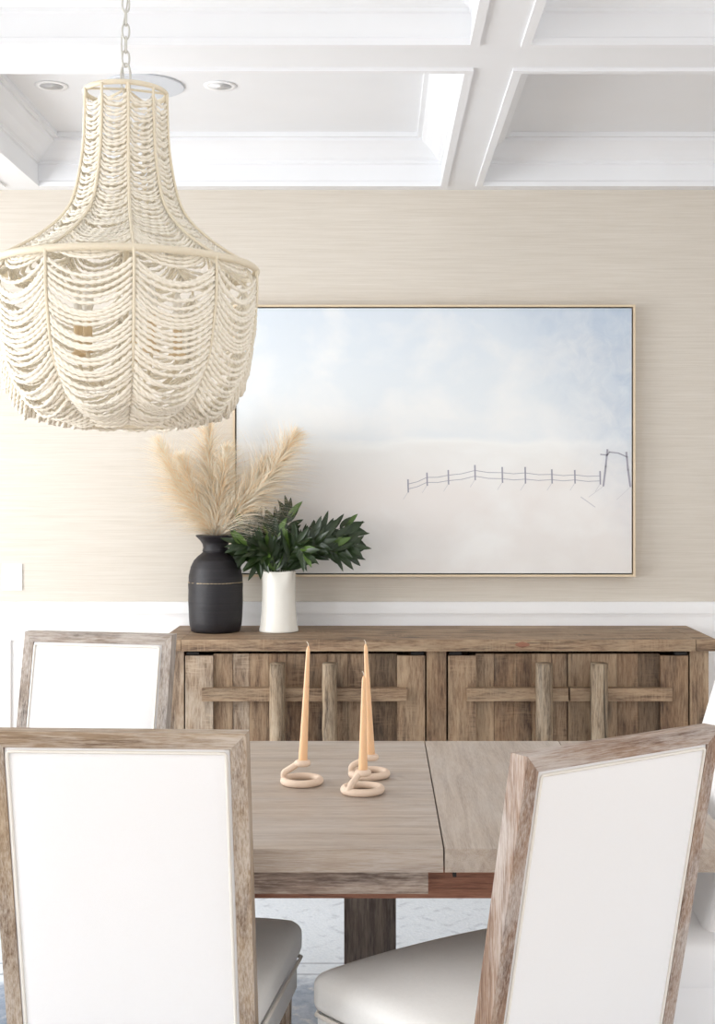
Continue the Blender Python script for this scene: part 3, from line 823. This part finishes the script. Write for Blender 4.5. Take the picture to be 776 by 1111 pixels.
# inner lamp cluster
bm = bmesh.new(); sweep(bm, [Vector((0, 0, 2.42)), Vector((0, 0, 2.1)), Vector((0, 0, 1.72))], .007, 8); lathe(bm, [(.002, 1.69), (.02, 1.70), (.024, 1.72), (.012, 1.74), (.006, 1.76)], 20)
obj('stem', bm, M['ribm'], chd, smooth=True)
for k in range(5):
    a = PH0+math.radians(25+72*k)
    bm = bmesh.new(); sweep(bm, catmull([pol(.005, a, 1.74), pol(.06, a, 1.71), pol(.11, a, 1.74), pol(.125, a, 1.79)], 6), .005, 8)
    ar = obj('arm', bm, M['ribm'], chd, smooth=True)
    p = pol(.125, a, 0)
    bm = bmesh.new(); lathe(bm, [(.012, 1.785), (.022, 1.79), (.022, 1.796), (.011, 1.80), (.011, 1.87), (.009, 1.872)], 16, p.x, p.y); obj('socket_sleeve', bm, M['sleeve'], ar, smooth=True)
    bm = bmesh.new(); lathe(bm, [(.006, 1.872), (.012, 1.885), (.015, 1.90), (.011, 1.925), (.002, 1.95)], 16, p.x, p.y); obj('bulb', bm, M['glass'], ar, smooth=True)
for k in range(5):
    a = PH0+k*math.radians(72)
    bm = bmesh.new(); sweep(bm, [pol(.0957, a, 2.412), pol(.003, a, 2.425)], .003, 6); obj('spoke', bm, M['ribm'], chd)
def oval(bm, c, hl, hw, tr, rot):
    pts = []
    for k in range(20):
        a = 2*math.pi*k/20; x = hw*math.cos(a); z = math.copysign(abs(math.sin(a))**.8, math.sin(a))*hl
        pts.append(Vector((c[0]+x*math.cos(rot), c[1]+x*math.sin(rot), c[2]+z)))
    sweep(bm, pts, tr, 6, closed=True)
bm = bmesh.new(); oval(bm, (0, 0, 2.452), .034, .011, .0030, .2); obj('hanging_loop', bm, M['chain'], chd, smooth=True)
z = 2.498; k = 0
while z < 2.955:
    bm = bmesh.new(); oval(bm, (0, 0, z), .0195, .0085, .0024, (k % 2)*math.pi/2+.35); obj('chain_link', bm, M['chain'], chd, smooth=True); z += .0325; k += 1
bm = bmesh.new(); sweep(bm, catmull([(-.005, .004, 2.44), (-.011, .006, 2.55), (.004, .009, 2.66), (-.010, .006, 2.78), (-.004, .006, 2.97)], 10), .0018, 6); obj('power_cord', bm, M['chain'], chd, smooth=True)
bm = bmesh.new(); lathe(bm, [(.065, ZC-.0003), (.065, ZC-.008), (.05, ZC-.02), (.012, ZC-.028), (.008, ZC-.034)], 40); obj('canopy', bm, M['ribm'], chd, smooth=True)

# ------------------------------------------------------------------ light
def area(name, loc, rot, sx_, sy_, power, col):
    l = bpy.data.lights.new(name, 'AREA'); l.shape = 'RECTANGLE'; l.size = sx_; l.size_y = sy_; l.energy = power; l.color = col
    o = bpy.data.objects.new(name, l); C.objects.link(o); o.location = loc; o.rotation_euler = rot; return o
for i, (a, c) in enumerate(wins):
    area('window_daylight', (XL-.25, (a+c)/2, 1.5), (0, math.radians(-90), 0), 2.2, c-a, (42, 84)[i], (.95, .975, 1))
w = bpy.data.worlds.new('World'); bpy.context.scene.world = w; w.use_nodes = True
w.node_tree.nodes['Background'].inputs[0].default_value = (.955, .975, 1.0, 1); w.node_tree.nodes['Background'].inputs[1].default_value = 1.42

# ------------------------------------------------------------------ camera
cam = bpy.data.cameras.new('Camera'); co = bpy.data.objects.new('Camera', cam); C.objects.link(co)
co.location = (0, 0, H); co.rotation_euler = (math.radians(90), 0, 0)
cam.sensor_fit = 'VERTICAL'; cam.sensor_height = 36; cam.lens = F/1111*36; cam.clip_start = .05
cam.shift_x = (388-VX)/1111; cam.shift_y = (VY-555.5)/1111
sc = bpy.context.scene; sc.camera = co
sc.view_settings.view_transform = 'Standard'; sc.view_settings.look = 'None'; sc.view_settings.gamma = 1; sc.view_settings.exposure = .42
sc.view_settings.use_curve_mapping = False
